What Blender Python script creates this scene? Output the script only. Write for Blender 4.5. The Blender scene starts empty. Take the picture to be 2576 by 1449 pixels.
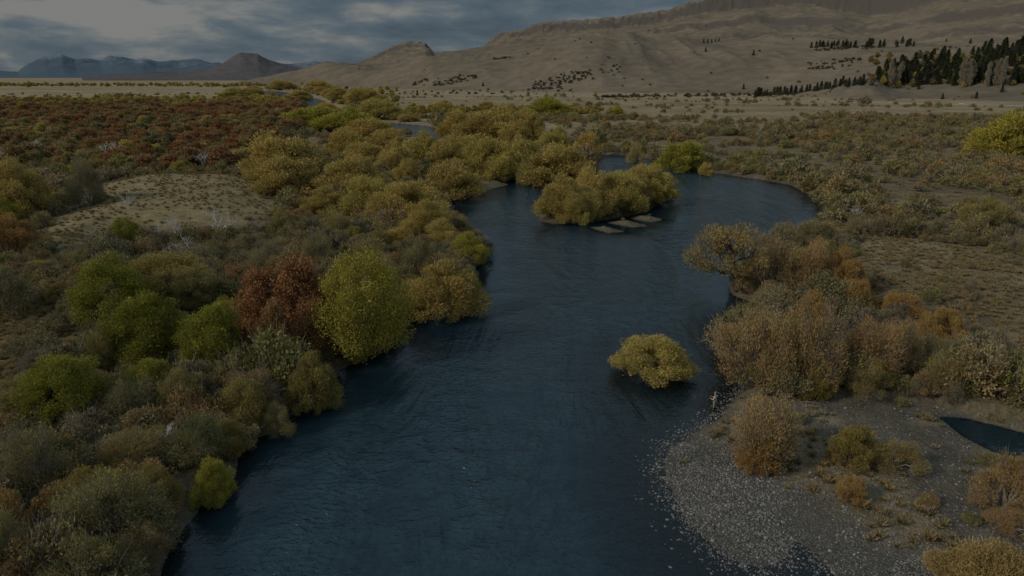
import bpy, math, numpy as np
from mathutils import Vector
R_=math.radians
scene=bpy.context.scene
rng=np.random.default_rng(11)
# ---------------------------------------------------------------- survey frame
H=30.0; P=R_(17.2); F=1717.0; CX=1288.0; CY=724.5
cP,sP=math.cos(P),math.sin(P)
def ray(px,py):
    u=(px-CX)/F; v=(py-CY)/F
    return u, cP-v*sP, -sP-v*cP
def G(px,py,z=0.0):
    d=ray(px,py); t=(H-z)/max(1e-4,-d[2]); return d[0]*t,d[1]*t
def proj(x,y,z):
    dep=y*cP-(z-H)*sP; up=y*sP+(z-H)*cP
    return CX+F*x/dep, CY-F*up/dep, dep
# ---------------------------------------------------------------- noise
LAT=np.random.default_rng(3).random((256,256))
def vnoise(x,y):
    xi=np.floor(x).astype(int); yi=np.floor(y).astype(int)
    fx=x-xi; fy=y-yi; fx=fx*fx*(3-2*fx); fy=fy*fy*(3-2*fy)
    a=LAT[xi&255,yi&255]; b=LAT[(xi+1)&255,yi&255]; c=LAT[xi&255,(yi+1)&255]; d=LAT[(xi+1)&255,(yi+1)&255]
    return (a*(1-fx)+b*fx)*(1-fy)+(c*(1-fx)+d*fx)*fy
def fbm(x,y,o=4,ridge=False):
    s=0;a=1;t=0
    for i in range(o):
        n=vnoise(x+17.3*i,y-9.1*i)
        if ridge: n=1-abs(2*n-1)
        s=s+a*n; t+=a; a*=.5; x=x*2.03; y=y*2.03
    return s/t
def sst(a,b,x):
    t=np.clip((x-a)/(b-a),0,1); return t*t*(3-2*t)
# ---------------------------------------------------------------- polygons
def gp(pts): return np.array([G(*p) for p in pts])
def inside(poly,x,y):
    r=np.zeros(x.shape,bool); n=len(poly)
    for i in range(n):
        x1,y1=poly[i]; x2,y2=poly[(i+1)%n]
        if y1==y2: continue
        c=((y1>y)!=(y2>y))&(x<(x2-x1)*(y-y1)/(y2-y1)+x1)
        r^=c
    return r
def sdist(poly,x,y):
    d=np.full(x.shape,1e18); n=len(poly)
    for i in range(n):
        x1,y1=poly[i]; x2,y2=poly[(i+1)%n]
        dx,dy=x2-x1,y2-y1; L=dx*dx+dy*dy+1e-9
        t=np.clip(((x-x1)*dx+(y-y1)*dy)/L,0,1)
        d=np.minimum(d,(x-x1-t*dx)**2+(y-y1-t*dy)**2)
    d=np.sqrt(d)
    return np.where(inside(poly,x,y),d,-d)
RIVER=gp([(330,1750),(365,1560),(395,1449),(425,1350),(500,1270),(585,1225),(600,1150),(650,1100),(730,1050),(800,1000),(850,930),(900,900),(960,885),(1000,840),(1020,790),(1100,785),(1190,755),(1195,700),(1190,665),(1225,640),(1190,590),(1150,560),(1140,520),(1090,505),(1030,490),(985,465),(1010,450),(1100,448),(1200,452),(1330,458),(1400,455),(1480,445),(1500,430),(1480,415),(1400,400),(1300,385),(1180,365),(1080,350),(950,324),(880,300),(800,277),(745,266),(700,241),(655,231),(655,227),(720,231),(800,247),(825,258),(855,276),(900,291),(950,307),(1050,315),(1150,330),(1300,360),(1400,372),(1480,388),(1560,392),(1650,400),(1690,422),(1800,435),(1900,450),(1990,464),(2050,498),(2082,540),(2065,565),(2000,590),(1930,620),(1890,670),(1850,700),(1840,740),(1900,760),(1870,820),(1850,900),(1880,960),(1850,1010),(1800,1060),(1740,1100),(1690,1135),(1680,1180),(1692,1230),(1730,1300),(1790,1365),(1850,1402),(1910,1425),(1960,1400),(1985,1360),(1995,1340),(2050,1380),(2100,1440),(2150,1510),(2200,1750)])
ISLES=[gp(p) for p in [
 [(1352,555),(1400,563),(1500,556),(1600,540),(1695,498),(1640,478),(1500,485),(1380,510)],
 [(1040,492),(1120,504),(1190,498),(1200,485),(1280,464),(1230,452),(1100,452)],
 [(1620,932),(1650,942),(1690,930),(1680,916),(1630,916)],
 [(1485,572),(1530,586),(1568,582),(1520,571)],[(1530,560),(1590,571),(1640,569),(1570,557)],[(1580,549),(1640,558),(1672,552),(1610,544)]]]
POND=gp([(2350,1046),(2420,1050),(2500,1068),(2620,1100),(2800,1150),(2800,1250),(2620,1180),(2500,1140),(2420,1098)])
def river_sd(x,y):
    s=sdist(RIVER,x,y)
    w=(fbm(x*.22,y*.22,3)-.5)*np.clip(1.2+np.hypot(x,y)*.004,1,4)
    s=s+w
    for k,i in enumerate(ISLES): s=np.minimum(s,-(sdist(i,x,y)+w*.35))
    s=np.maximum(s,sdist(POND,x,y)+w*.5)
    return s
Zclear=gp([(40,660),(150,560),(230,480),(330,458),(480,454),(640,456),(720,490),(700,570),(560,600),(420,610),(300,610),(180,650)])
Zochre=gp([(-400,740),(110,750),(230,850),(220,900),(110,940),(60,1080),(-20,1150),(-400,1200)])
Zred=gp([(-500,272),(300,262),(750,268),(790,325),(640,380),(600,440),(300,445),(150,430),(-500,450)])
Zfield=gp([(2110,600),(2300,620),(2576,680),(3000,720),(3000,1000),(2540,930),(2420,800),(2180,720)])
Zshrub=gp([(1520,322),(1900,335),(2200,292),(2576,300),(3000,320),(3000,700),(2576,660),(2300,610),(2100,595),(2090,540),(2060,490),(1990,455),(1800,428),(1700,400),(1640,385),(1530,360)])
Zgravel=gp([(1640,1090),(1820,1040),(2030,1000),(2250,1000),(2450,1040),(2900,1130),(3200,1800),(1500,1800),(1560,1400),(1600,1150)])
Zbright=gp([(1660,1110),(1760,1090),(1850,1150),(1960,1230),(2010,1330),(2300,1400),(2500,1449),(2600,1700),(1600,1700),(1650,1300)])
# ---------------------------------------------------------------- hills
F1c=[600,700,780,850,925,1000,1130,1250,1400,1500,1600,1750,1900,2030,2100,2200,2400,2576,3200]
F1y=[200,196,180,160,164,166,140,122,103,101,109,109,106,119,124,118,108,100,90]
F2c=[600,850,925,960,1010,1040,1085,1105,1170,1225,1240,1265,1315,1335,1400,1560,1640,1700,1780,1950,2110,2150,2300,2576,3200]
F2y=[200,178,157,142,116,107,109,134,129,116,98,84,80,65,56,42,30,8,-8,-40,0,-5,-60,-80,-100]
R0c=[600,870,1100,1500,1900,2200,2600,3200]
R0v=[2600,2100,1600,1330,1280,1100,1000,1000]
def slope(px,py):
    u=(px-CX)/F; v=(py-CY)/F
    return (-sP-v*cP)/np.hypot(u,cP-v*sP)
def hill_h(x,y):
    r=np.hypot(x,y); tanaz=x/np.maximum(y,1)
    px=CX+F*tanaz*0.985
    r0=np.interp(px,R0c,R0v); r1=r0+900; rd=r1+500; r2=rd+1300
    y1=np.interp(px,F1c,F1y); y2=np.interp(px,F2c,F2y)
    h1=np.maximum(0,H+slope(px,y1)*r1); h2=np.maximum(0,H+slope(px,y2)*r2)
    h1=np.where(px<700,h1*sst(600,700,px),h1); h2=np.where(px<900,h2*sst(600,850,px),h2)
    t1=np.clip((r-r0)/(r1-r0),0,1)
    a=h1*(.66*sst(0,.5,t1)+.34*t1**1.3)
    hd=np.minimum(h1*.82,h2*.8)
    b=h1+(hd-h1)*sst(r1,rd,r)
    t2=np.clip((r-rd)/(r2-rd),0,1)
    f=.54*t2**1.15+.10*sst(.34,.38,t2)+.12*sst(.62,.66,t2)+.24*sst(.93,.985,t2)
    c=hd+(h2-hd)*f
    h=np.where(r<r1,a,np.where(r<rd,b,c))
    h=np.where(r>r2,h2*(1-.25*np.clip((r-r2)/2500,0,1)),h)
    wx=x+90*fbm(x/300,y/300,2)
    n=fbm(wx/450,y/760,3,True)-.62
    n2=fbm(wx/130+5,y/330,3,True)-.62
    env=np.clip(h/90,0,1)*(1-.75*sst(.85,1,t2))*(1-.6*np.exp(-((r-r1)/150)**2))
    h=h+env*(n*66+n2*22)+np.clip(h/200,0,1)*(fbm(x/50,y/50,3)-.5)*5
    cliff=sst(.9,.98,t2)*np.clip(h2/250,0,1); h=h+cliff*(fbm(x/38,y/38,3,True)-.6)*28
    kn=np.exp(-(((px-2115)/60)**2+((r-(r0+60))/90)**2)); h=h+kn*(20+18*fbm(x/30,y/30,3,True))
    return h-3*(1-np.clip(h/3,0,1))
def land_h(x,y,sd=None):
    if sd is None: sd=river_sd(x,y)
    zg=inside(Zgravel,x,y)
    top=np.where(zg,.35,.9)
    h=np.where(sd<0,np.minimum(top,-sd*np.where(zg,.06,.45)),-np.minimum(1.6,sd*np.where((x>8)&(y<75),.03,.12)))
    h=h+np.where(sd<-1,(fbm(x*.12,y*.12,4)-.5)*np.clip((-sd-1)*.15,0,1)*np.where(zg,.35,1.0),0)
    cl=sdist(Zclear,x,y); h=h+sst(-6,16,cl)*2.8
    return h
def surf(x,y):
    x=np.atleast_1d(np.asarray(x,float)); y=np.atleast_1d(np.asarray(y,float))
    return np.maximum(land_h(x,y),hill_h(x,y))
def hit(px,py):
    d=ray(px,py); t=np.geomspace(600,9000,1500)
    X=d[0]*t;Y=d[1]*t;Z=H+d[2]*t
    hh=np.maximum(hill_h(X,Y),.8); k=np.nonzero(Z<hh)[0]
    if len(k)==0: return None
    k=k[0]; return X[k],Y[k],hh[k]
# ---------------------------------------------------------------- node helpers
def newmat(name):
    m=bpy.data.materials.new(name); m.use_nodes=True; nt=m.node_tree; nt.nodes.clear()
    o=nt.nodes.new('ShaderNodeOutputMaterial'); return m,nt,o
class NB:
    def __init__(s,nt): s.nt=nt
    def n(s,t,**k):
        q=s.nt.nodes.new(t)
        for a,b in k.items(): setattr(q,a,b)
        return q
    def l(s,a,b): s.nt.links.new(a,b)
    def val(s,sock,v):
        if isinstance(v,bpy.types.NodeSocket): s.l(v,sock)
        else: sock.default_value=v
    def math(s,op,a,b=0.0,c=None,clamp=False):
        q=s.n('ShaderNodeMath',operation=op,use_clamp=clamp); s.val(q.inputs[0],a); s.val(q.inputs[1],b)
        if c is not None: s.val(q.inputs[2],c)
        return q.outputs[0]
    def mix(s,f,a,b,blend='MIX'):
        q=s.n('ShaderNodeMix',data_type='RGBA',blend_type=blend); s.val(q.inputs[0],f)
        s.val(q.inputs[6],a if not isinstance(a,tuple) else (*a,1)); s.val(q.inputs[7],b if not isinstance(b,tuple) else (*b,1)); return q.outputs[2]
    def noise(s,vec,scale,detail=4,rough=.55,dist=0):
        q=s.n('ShaderNodeTexNoise'); q.inputs['Scale'].default_value=scale; q.inputs['Detail'].default_value=detail
        q.inputs['Roughness'].default_value=rough; q.inputs['Distortion'].default_value=dist
        if vec is not None: s.l(vec,q.inputs['Vector'])
        return q.outputs[0]
    def ramp(s,f,stops,interp='LINEAR'):
        q=s.n('ShaderNodeValToRGB'); q.color_ramp.interpolation=interp; e=q.color_ramp.elements
        while len(e)<len(stops): e.new(.5)
        for i,(p,c) in enumerate(stops):
            e[i].position=p; e[i].color=(*c,1) if isinstance(c,tuple) else (c,c,c,1)
        s.l(f,q.inputs[0]); return q.outputs[0]
    def scalev(s,vec,v):
        q=s.n('ShaderNodeMapping'); q.inputs['Scale'].default_value=v; s.l(vec,q.inputs[0]); return q.outputs[0]
def leafmat(name,dark,light,alts,trans=.25):
    m,nt,o=newmat(name); b=NB(nt)
    a=b.n('ShaderNodeAttribute',attribute_name='tint').outputs['Fac']
    oi=b.n('ShaderNodeObjectInfo')
    c=b.ramp(a,[(.0,dark),(1,light)])
    st=[(i/(max(1,len(alts)-1)),x) for i,x in enumerate(alts)]
    t=b.ramp(oi.outputs['Random'],st)
    c=b.mix(1.0,c,t,'MULTIPLY')
    d=b.n('ShaderNodeBsdfDiffuse'); b.l(c,d.inputs[0])
    tr=b.n('ShaderNodeBsdfTranslucent'); b.l(c,tr.inputs[0])
    mx=b.n('ShaderNodeMixShader'); mx.inputs[0].default_value=trans
    b.l(d.outputs[0],mx.inputs[1]); b.l(tr.outputs[0],mx.inputs[2]); b.l(mx.outputs[0],o.inputs[0]); return m
def barkmat(name,c1,c2):
    m,nt,o=newmat(name); b=NB(nt); tc=b.n('ShaderNodeTexCoord').outputs['Object']
    n=b.noise(b.scalev(tc,(6,6,1.5)),2,2); c=b.ramp(n,[(.3,c1),(.7,c2)])
    d=b.n('ShaderNodeBsdfDiffuse'); b.l(c,d.inputs[0]); b.l(d.outputs[0],o.inputs[0]); return m
def plain(name,col,rough=.6,metal=0):
    m,nt,o=newmat(name); b=NB(nt); tc=b.n('ShaderNodeTexCoord').outputs['Object']
    n=b.noise(tc,9,4); c=b.mix(b.math('MULTIPLY',n,.4),col,tuple(x*.6 for x in col))
    d=b.n('ShaderNodeBsdfPrincipled'); b.l(c,d.inputs['Base Color']); d.inputs['Roughness'].default_value=rough; d.inputs['Metallic'].default_value=metal
    b.l(d.outputs[0],o.inputs[0]); return m
W1=(1,1,1)
M={}
M['yellow']=leafmat('willow_yellow_leaves',(.35,.26,.08),(.63,.475,.155),[(.88,.86,.85),(1,1,1),(.9,.98,.87),(1.03,.97,.92)])
M['ygreen']=leafmat('willow_lime_leaves',(.27,.235,.045),(.52,.45,.09),[(.9,.93,.9),W1,(1.05,.95,.95)])
M['orange']=leafmat('willow_orange_leaves',(.27,.18,.075),(.53,.36,.145),[(.95,1.0,.95),W1,(1.08,.95,.85),(.97,1.03,.97)])
M['rust']=leafmat('beech_rust_leaves',(.21,.12,.055),(.42,.24,.10),[(1.08,.9,.9),W1])
M['green']=leafmat('cypress_leaves',(.18,.17,.03),(.42,.385,.068),[(.78,.8,.8),W1])
M['olive']=leafmat('olive_leaves',(.19,.165,.06),(.41,.35,.13),[(.85,.88,.8),W1,(1.15,1.0,.8),(.88,.86,.92)])
M['red']=leafmat('beech_red_leaves',(.22,.12,.06),(.47,.26,.115),[(.85,.9,.95),W1,(1.0,1.25,1.1),(.75,1.05,1.1),(1.08,.95,.9),(.85,1.3,.95)])
M['shrub']=leafmat('shrub_leaves',(.16,.128,.078),(.40,.325,.19),[(.75,.78,.76),(.97,1.0,.68),(.95,.95,1.02),(.82,.95,.55),(1.15,1.07,.85),(1.18,.92,.58),(.85,.85,.92),(.95,1.0,.58)],.2)
M['pine']=leafmat('pine_needles',(.03,.038,.024),(.10,.11,.065),[(.8,.8,.8),W1,(1.1,1.05,.8)],.1)
M['poplar']=leafmat('poplar_twigs',(.20,.165,.12),(.40,.34,.25),[(.8,.8,.8),W1],.1)
M['grass']=leafmat('grass_blades',(.21,.16,.09),(.42,.335,.19),[(.8,.78,.72),W1,(1.05,.95,.72)],.2)
M['bark']=barkmat('dark_bark',(.06,.05,.04),(.16,.135,.11))
M['twig']=barkmat('twig_bark',(.18,.152,.12),(.38,.325,.26))
M['dead']=barkmat('bleached_wood',(.45,.42,.38),(.68,.65,.60))
# ---------------------------------------------------------------- mesh builder
class MB:
    def __init__(s): s.v=[];s.f=[];s.m=[];s.t=[];s.n=0
    def add(s,v,f,m,t):
        s.v.append(v); s.f.append(f+s.n); s.m.append(np.full(len(f),m,int)); s.t.append(t); s.n+=len(v)
    def leaves(s,c,a,L,W,tint,rg,m=0):
        n=len(c); b=np.cross(a,rg.normal(size=(n,3))); b/=np.linalg.norm(b,axis=1)[:,None]+1e-9
        L=(L*rg.uniform(.6,1.3,n))[:,None]; W=(W*rg.uniform(.6,1.3,n))[:,None]
        v=np.stack([c,c+a*L*.5+b*W*.5,c+a*L,c+a*L*.5-b*W*.5],1).reshape(-1,3)
        f=np.arange(n*4).reshape(-1,4); s.add(v,f,m,np.repeat(np.clip(tint,0,1),4))
    def tube(s,pts,rad,m=0,k=5,t=.5):
        pts=np.array(pts,float); n=len(pts); d=np.gradient(pts,axis=0); d/=np.linalg.norm(d,axis=1)[:,None]+1e-9
        u=np.cross(d,[.31,.2,.93]); u/=np.linalg.norm(u,axis=1)[:,None]+1e-9; w=np.cross(d,u)
        an=np.arange(k)*2*math.pi/k
        v=(pts[:,None]+(np.cos(an)[None,:,None]*u[:,None]+np.sin(an)[None,:,None]*w[:,None])*np.array(rad)[:,None,None]).reshape(-1,3)
        i,j=np.meshgrid(np.arange(n-1),np.arange(k),indexing='ij'); j2=(j+1)%k
        f=np.stack([i*k+j,i*k+j2,(i+1)*k+j2,(i+1)*k+j],-1).reshape(-1,4); s.add(v,f,m,np.full(len(v),t))
    def mesh(s,name,mats,smooth=False):
        v=np.concatenate(s.v);f=np.concatenate(s.f);mi=np.concatenate(s.m);t=np.concatenate(s.t)
        return quadmesh(name,v,f,mats,mi,{'tint':t},smooth)
def quadmesh(name,v,f,mats,mi=None,attrs={},smooth=False):
    me=bpy.data.meshes.new(name); me.vertices.add(len(v)); me.vertices.foreach_set('co',v.astype(np.float32).ravel())
    me.loops.add(len(f)*4); me.loops.foreach_set('vertex_index',f.astype(np.int32).ravel())
    me.polygons.add(len(f)); me.polygons.foreach_set('loop_start',np.arange(0,len(f)*4,4,dtype=np.int32))
    me.polygons.foreach_set('loop_total',np.full(len(f),4,dtype=np.int32))
    for m in mats: me.materials.append(m)
    if mi is not None: me.polygons.foreach_set('material_index',mi.astype(np.int32))
    if smooth: me.polygons.foreach_set('use_smooth',np.ones(len(f),bool))
    for k,a in attrs.items():
        if a.ndim==1: q=me.attributes.new(k,'FLOAT','POINT'); q.data.foreach_set('value',a.astype(np.float32))
        else:
            q=me.attributes.new(k,'FLOAT_COLOR','POINT'); q.data.foreach_set('color',np.concatenate([a,np.ones((len(a),1))],1).astype(np.float32).ravel())
    me.update(calc_edges=True); return me
def nrm(a): return a/(np.linalg.norm(a,axis=1)[:,None]+1e-9)
def curve(a,b,rg,n=5,bend=.12,sag=0):
    a=np.array(a,float);b=np.array(b,float); L=np.linalg.norm(b-a); t=np.linspace(0,1,n)[:,None]
    off=rg.normal(size=3)*bend*L; up=np.array([0,0,sag*L])
    wob=rg.normal(size=(n,3))*L*.02; wob[0]=0
    return a+(b-a)*t+(off+up)*np.sin(t*math.pi)+wob
def make_tree(style,seed,hi=True,merged=False,mat='yellow',bark='bark'):
    rg=np.random.default_rng(seed); C=MB(); T=MB() if not merged else C; tm=1 if merged else 0
    if style=='willow': R,Hh,nl,lr,n,L,W=5,8,60,1.3,(34000 if hi else 20000),(.38 if hi else .5),(.10 if hi else .15)
    elif style=='sparse': R,Hh,nl,lr,n,L,W=5,7,34,1.5,12500,.30,.09
    elif style=='open': R,Hh,nl,lr,n,L,W=4,8,22,1.3,6500,.28,.085
    elif style=='cypress': R,Hh,nl,lr,n,L,W=3,7,80,.8,28000,.22,.09
    elif style=='round': R,Hh,nl,lr,n,L,W=5,10,75,1.25,36000,.22,.14
    elif style=='beech': R,Hh,nl,lr,n,L,W=3,6.5,30,.95,(13000 if hi else 3600),(.22 if hi else .42),(.14 if hi else .28)
    ph=np.arange(nl)*2.39996+rg.normal(size=nl)*.25; zz=(np.arange(nl)+.5)/nl
    sx_,sy_=rg.uniform(.85,1.12),rg.uniform(.85,1.12)
    lop=1+.25*np.sin(ph+rg.uniform(0,6))+.15*np.sin(2*ph+rg.uniform(0,6))
    if style in('willow','sparse'):
        z=zz; rr=np.sqrt(np.clip(1-z**2,0,1)); rj=rg.uniform(.5,.9,nl)
        cen=np.stack([R*rj*rr*np.cos(ph)*lop,R*rj*rr*np.sin(ph)*lop,Hh*(.13+.72*z*rg.uniform(.55,1.15,nl))],1)
        lrs=lr*rg.uniform(.5,1.3,nl)
    elif style=='open':
        z=zz; rr=np.sqrt(np.clip(1-(z*1.4-.4)**2,0,1)); rj=rg.uniform(.5,.95,nl)
        cen=np.stack([R*rj*rr*np.cos(ph),R*rj*rr*np.sin(ph),Hh*(.38+.5*z*rg.uniform(.8,1.1,nl))],1); lrs=lr*rg.uniform(.5,1.05,nl)
    elif style in('cypress','round'):
        z=zz*2-1; rr=np.sqrt(np.clip(1-z**2,0,1)); egg=1-.28*z if style=='cypress' else 1
        cen=np.stack([R*.76*egg*rr*np.cos(ph)*(1+(lop-1)*.6),R*.76*egg*rr*np.sin(ph)*(1+(lop-1)*.6),Hh*(.52+.38*z)],1)+rg.normal(size=(nl,3))*R*.1
        lrs=lr*rg.uniform(.55,1.35,nl)
    else:
        z=zz; w=.35+.65*np.sin(np.clip(z*1.15+.12,0,1)*math.pi)
        cen=np.stack([R*w*rg.uniform(.3,.95,nl)*np.cos(ph),R*w*rg.uniform(.3,.95,nl)*np.sin(ph),Hh*(.2+.72*z)],1)
        lrs=lr*rg.uniform(.6,1.3,nl)
    ltint=rg.uniform(.25,.75,nl)
    wts=lrs**2; k=rg.choice(nl,n,p=wts/wts.sum())
    dd=nrm(rg.normal(size=(n,3))); rad=rg.random(n)**(.38)*lrs[k]
    bump=1+.25*np.sin(dd[:,0]*5+k)*np.sin(dd[:,1]*6+k*2)
    c=cen[k]+dd*(rad*bump)[:,None]*np.array([1,1,.95 if style!='cypress' else 1.1])
    c[:,2]=np.maximum(c[:,2],.15+rg.random(n)*.4)
    if style in('willow','sparse','open'): a=nrm(.5*nrm(c-np.array([0,0,.1*Hh]))+np.array([0,0,.38])+.38*rg.normal(size=(n,3)))
    elif style=='cypress': a=nrm(.5*dd+np.array([0,0,.5])+.35*rg.normal(size=(n,3)))
    else: a=nrm(rg.normal(size=(n,3))+.4*dd)
    C.leaves(c,a,L,W,ltint[k]+rg.uniform(-.25,.25,n),rg,0)
    ns={'willow':9,'sparse':16,'open':1,'cypress':1,'round':1,'beech':1}[style]
    if ns==1:
        tr=curve((0,0,-.4),(rg.normal()*.3,rg.normal()*.3,Hh*.75),rg,7,.05); r0=.045*Hh if style!='open' else .05*Hh
        T.tube(tr,np.linspace(r0,.04,7),tm,7)
        for i in range(nl if nl<45 else 40):
            zt=np.clip(cen[i][2]/Hh*.62,.12,.7); j=min(5,int(zt/.75*6)); 
            cv=curve(tr[j],cen[i],rg,5,.1); T.tube(cv,np.linspace(r0*.38,.02,5),tm,4)
    else:
        for s_ in range(ns):
            an=s_*2.4; b0=np.array([math.cos(an)*.2,math.sin(an)*.2,-.4]); tgt=cen[rg.integers(nl)]*np.array([.75,.75,.85])
            st=curve(b0,tgt,rg,6,.1,.06); T.tube(st,np.linspace(.24,.05,6),tm,5)
            near=np.argsort(np.linalg.norm(cen-tgt,axis=1))[:3]
            for q in near: T.tube(curve(st[3],cen[q],rg,4,.1),np.linspace(.07,.02,4),tm,4)
    nt_={'willow':160,'sparse':560,'open':260,'cypress':0,'round':60,'beech':90}[style]
    if not hi: nt_=nt_//4
    for q in range(nt_):
        i=rg.integers(nl); st=cen[i]*np.array([.75,.75,.8])+rg.normal(size=3)*.25; od=nrm((cen[i]-np.array([0,0,.2*Hh])+np.array([0,0,1.4])+rg.normal(size=3)*1.7)[None])[0]
        ln=lrs[i]*rg.uniform(1.1,2.2); T.tube(curve(st,st+od*ln,rg,3,.1),[.04,.026,.009],tm,3)
    for p in C.v+([] if merged else T.v): p[:,0]*=sx_; p[:,1]*=sy_
    out={}
    if merged: out['crown']=C.mesh(style+'_tree',[M[mat],M[bark]])
    else: out['crown']=C.mesh(style+'_crown',[M[mat]]); out['trunk']=T.mesh(style+'_trunk',[M[bark]])
    out['R']=R*1.03; out['H']=Hh; return out
def recolor(p,mat):
    q=dict(p); q['crown']=p['crown'].copy(); q['crown'].materials[0]=M[mat]; return q
def make_shrub(seed,hi=True,mat='shrub'):
    rg=np.random.default_rng(seed); C=MB(); R=1.7;Hh=2.0; nl=13; n=3300 if hi else 600
    ph=np.arange(nl)*2.4; z=(np.arange(nl)+.5)/nl; rr=np.sqrt(1-z**2)
    cen=np.stack([R*.62*rr*np.cos(ph)*rg.uniform(.5,1.5,nl),R*.62*rr*np.sin(ph)*rg.uniform(.5,1.5,nl),Hh*(.2+.6*z*rg.uniform(.5,1.3,nl))],1)
    k=rg.integers(nl,size=n); lr=rg.uniform(.3,.75,nl); lt=rg.uniform(.2,.8,nl); dd=nrm(rg.normal(size=(n,3)))
    c=cen[k]+dd*(lr[k]*rg.random(n)**.45)[:,None]; c[:,2]=np.maximum(c[:,2],.05)
    a=nrm(.5*nrm(c)+np.array([0,0,.2])+.6*rg.normal(size=(n,3)))
    C.leaves(c,a,.17 if hi else .42,.08 if hi else .16,lt[k]+rg.uniform(-.25,.25,n),rg,0)
    for q in range(75 if hi else 14):
        i=rg.integers(nl); C.tube(curve((rg.normal()*.15,rg.normal()*.15,-.2),cen[i]*1.15+rg.normal(size=3)*.4,rg,4,.09),[.035,.026,.016,.006],1,3)
    return C.mesh('shrub_mesh',[M[mat],M['twig']])
def make_dead(seed):
    rg=np.random.default_rng(seed); T=MB()
    def br(p,d,L,r,lv):
        e=p+d*L; cv=curve(p,e,rg,5,.1); T.tube(cv,np.linspace(r,r*.5,5),0,5 if lv<2 else 3)
        if lv<4:
            for i in range(3 if lv<3 else 2):
                nd=nrm((d+rg.normal(size=3)*.62+np.array([0,0,.12]))[None])[0]; br(cv[rg.integers(2,5)],nd,L*rg.uniform(.55,.8),r*.6,lv+1)
    for i in range(2): br(np.array([0,0,-.3]),nrm(np.array([[rg.normal()*.3,rg.normal()*.3,1]]))[0],2.2,.17,0)
    return T.mesh('dead_tree_mesh',[M['dead']])
def make_pine(seed):
    rg=np.random.default_rng(seed); C=MB(); Hh=12;R=3.2; n=2600; z=rg.random(n)**1.2
    w=(1-z)**.6*(.7+.3*np.sin(z*38+seed)); an=rg.random(n)*6.283; w=w*(1+.28*np.sin(an*2+z*9+seed)); rr=R*w*rg.random(n)**.45
    c=np.stack([rr*np.cos(an),rr*np.sin(an),.6+z*(Hh-.8)],1); a=nrm(np.stack([np.cos(an),np.sin(an),rg.normal(size=n)*.3-.1],1)+rg.normal(size=(n,3))*.3)
    C.leaves(c,a,.8,.3,rg.random(n),rg,0); C.tube([(0,0,-.5),(0,0,4),(0,0,Hh)],[.2,.14,.03],1,5); return C.mesh('pine_mesh',[M['pine'],M['bark']])
def make_poplar(seed):
    rg=np.random.default_rng(seed); C=MB(); Hh=20;R=1.7; n=1500; z=rg.random(n); w=np.sin(np.clip(z*.85+.12,0,1)*math.pi)**.7*(1+.3*np.sin(z*17+seed))
    an=rg.random(n)*6.283; rr=R*w*rg.random(n)**.6; c=np.stack([rr*np.cos(an),rr*np.sin(an),1+z*(Hh-2)],1)
    a=nrm(np.stack([np.cos(an)*.25,np.sin(an)*.25,np.ones(n)],1)+rg.normal(size=(n,3))*.15)
    C.leaves(c,a,1.5,.2,rg.random(n),rg,0); C.tube([(0,0,-.5),(0,0,8),(0,0,Hh)],[.3,.2,.04],1,5); return C.mesh('poplar_mesh',[M['poplar'],M['twig']])
def make_tussock(seed):
    rg=np.random.default_rng(seed); C=MB(); n=70; an=rg.random(n)*6.28; s=rg.uniform(.1,1.0,n)
    a=nrm(np.stack([np.cos(an)*s,np.sin(an)*s,np.full(n,.8)],1)); c=np.stack([np.cos(an)*s*.1,np.sin(an)*s*.1,np.zeros(n)],1)
    C.leaves(c,a,.42,.06,rg.random(n),rg,0); return C.mesh('tussock_mesh',[M['grass']])
# ---------------------------------------------------------------- placing
root=scene.collection
def top(o,label,cat,group=None,kind=None):
    o['label']=label; o['category']=cat
    if group: o['group']=group
    if kind: o['kind']=kind
def put_tree(p,name,x,y,z,R,Hh,label,cat,group,rot=None,tilt=0):
    e=bpy.data.objects.new(name,None); e.empty_display_size=.5; root.objects.link(e)
    e.location=(x,y,z); e.rotation_euler=(0,tilt,rng.uniform(0,6.28) if rot is None else rot); e.scale=(R/p['R'],R/p['R'],Hh/p['H'])
    top(e,label,cat,group)
    for k in ('trunk','crown'):
        c=bpy.data.objects.new(k,p[k]); root.objects.link(c); c.parent=e
    return e
def fit(x0,x1,yt,yb):
    px=(x0+x1)/2; py=yb
    for _ in range(4):
        x,y=G(px,py,.6); dep=proj(x,y,.6)[2]; R=(x1-x0)/2/F*dep; dl=math.atan2(H,math.hypot(x,y))
        py=yb-.6*(x1-x0)/2*math.sin(dl)
    x,y=G(px,py,.6); dep=proj(x,y,.6)[2]; dl=math.atan2(H,math.hypot(x,y))
    h=(py-yt)/F*dep/math.cos(dl)-.3*R*math.tan(dl)
    return x,y,R*1.06,max(h,.7*R)*1.04,dep
PW=[make_tree('willow',100+i,True) for i in range(4)]
PWl=[make_tree('willow',120+i,False) for i in range(4)]
PS=[make_tree('sparse',140+i,True,mat='orange',bark='twig') for i in range(4)]
PO=make_tree('open',160,True,mat='orange')
PC=[make_tree('cypress',180+i,True,mat='green') for i in range(2)]
PR=[make_tree('round',200,True,mat='ygreen'),make_tree('round',201,True,mat='ygreen')]
PRo=[recolor(p,'olive') for p in PR]; PRg=[recolor(p,'green') for p in PR]
PB=[make_tree('beech',220+i,True,mat='red') for i in range(2)]; PBo=[recolor(p,'rust') for p in PB]
PSy=[recolor(p,'yellow') for p in PS]; PSg=[recolor(p,'shrub') for p in PS]; PSo=[recolor(p,'olive') for p in PS]
PWg=[recolor(p,'ygreen') for p in PW]; PWlg=[recolor(p,'ygreen') for p in PWl]; PWo=[recolor(p,'orange') for p in PW]; PWv=[recolor(p,'olive') for p in PW]
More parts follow.
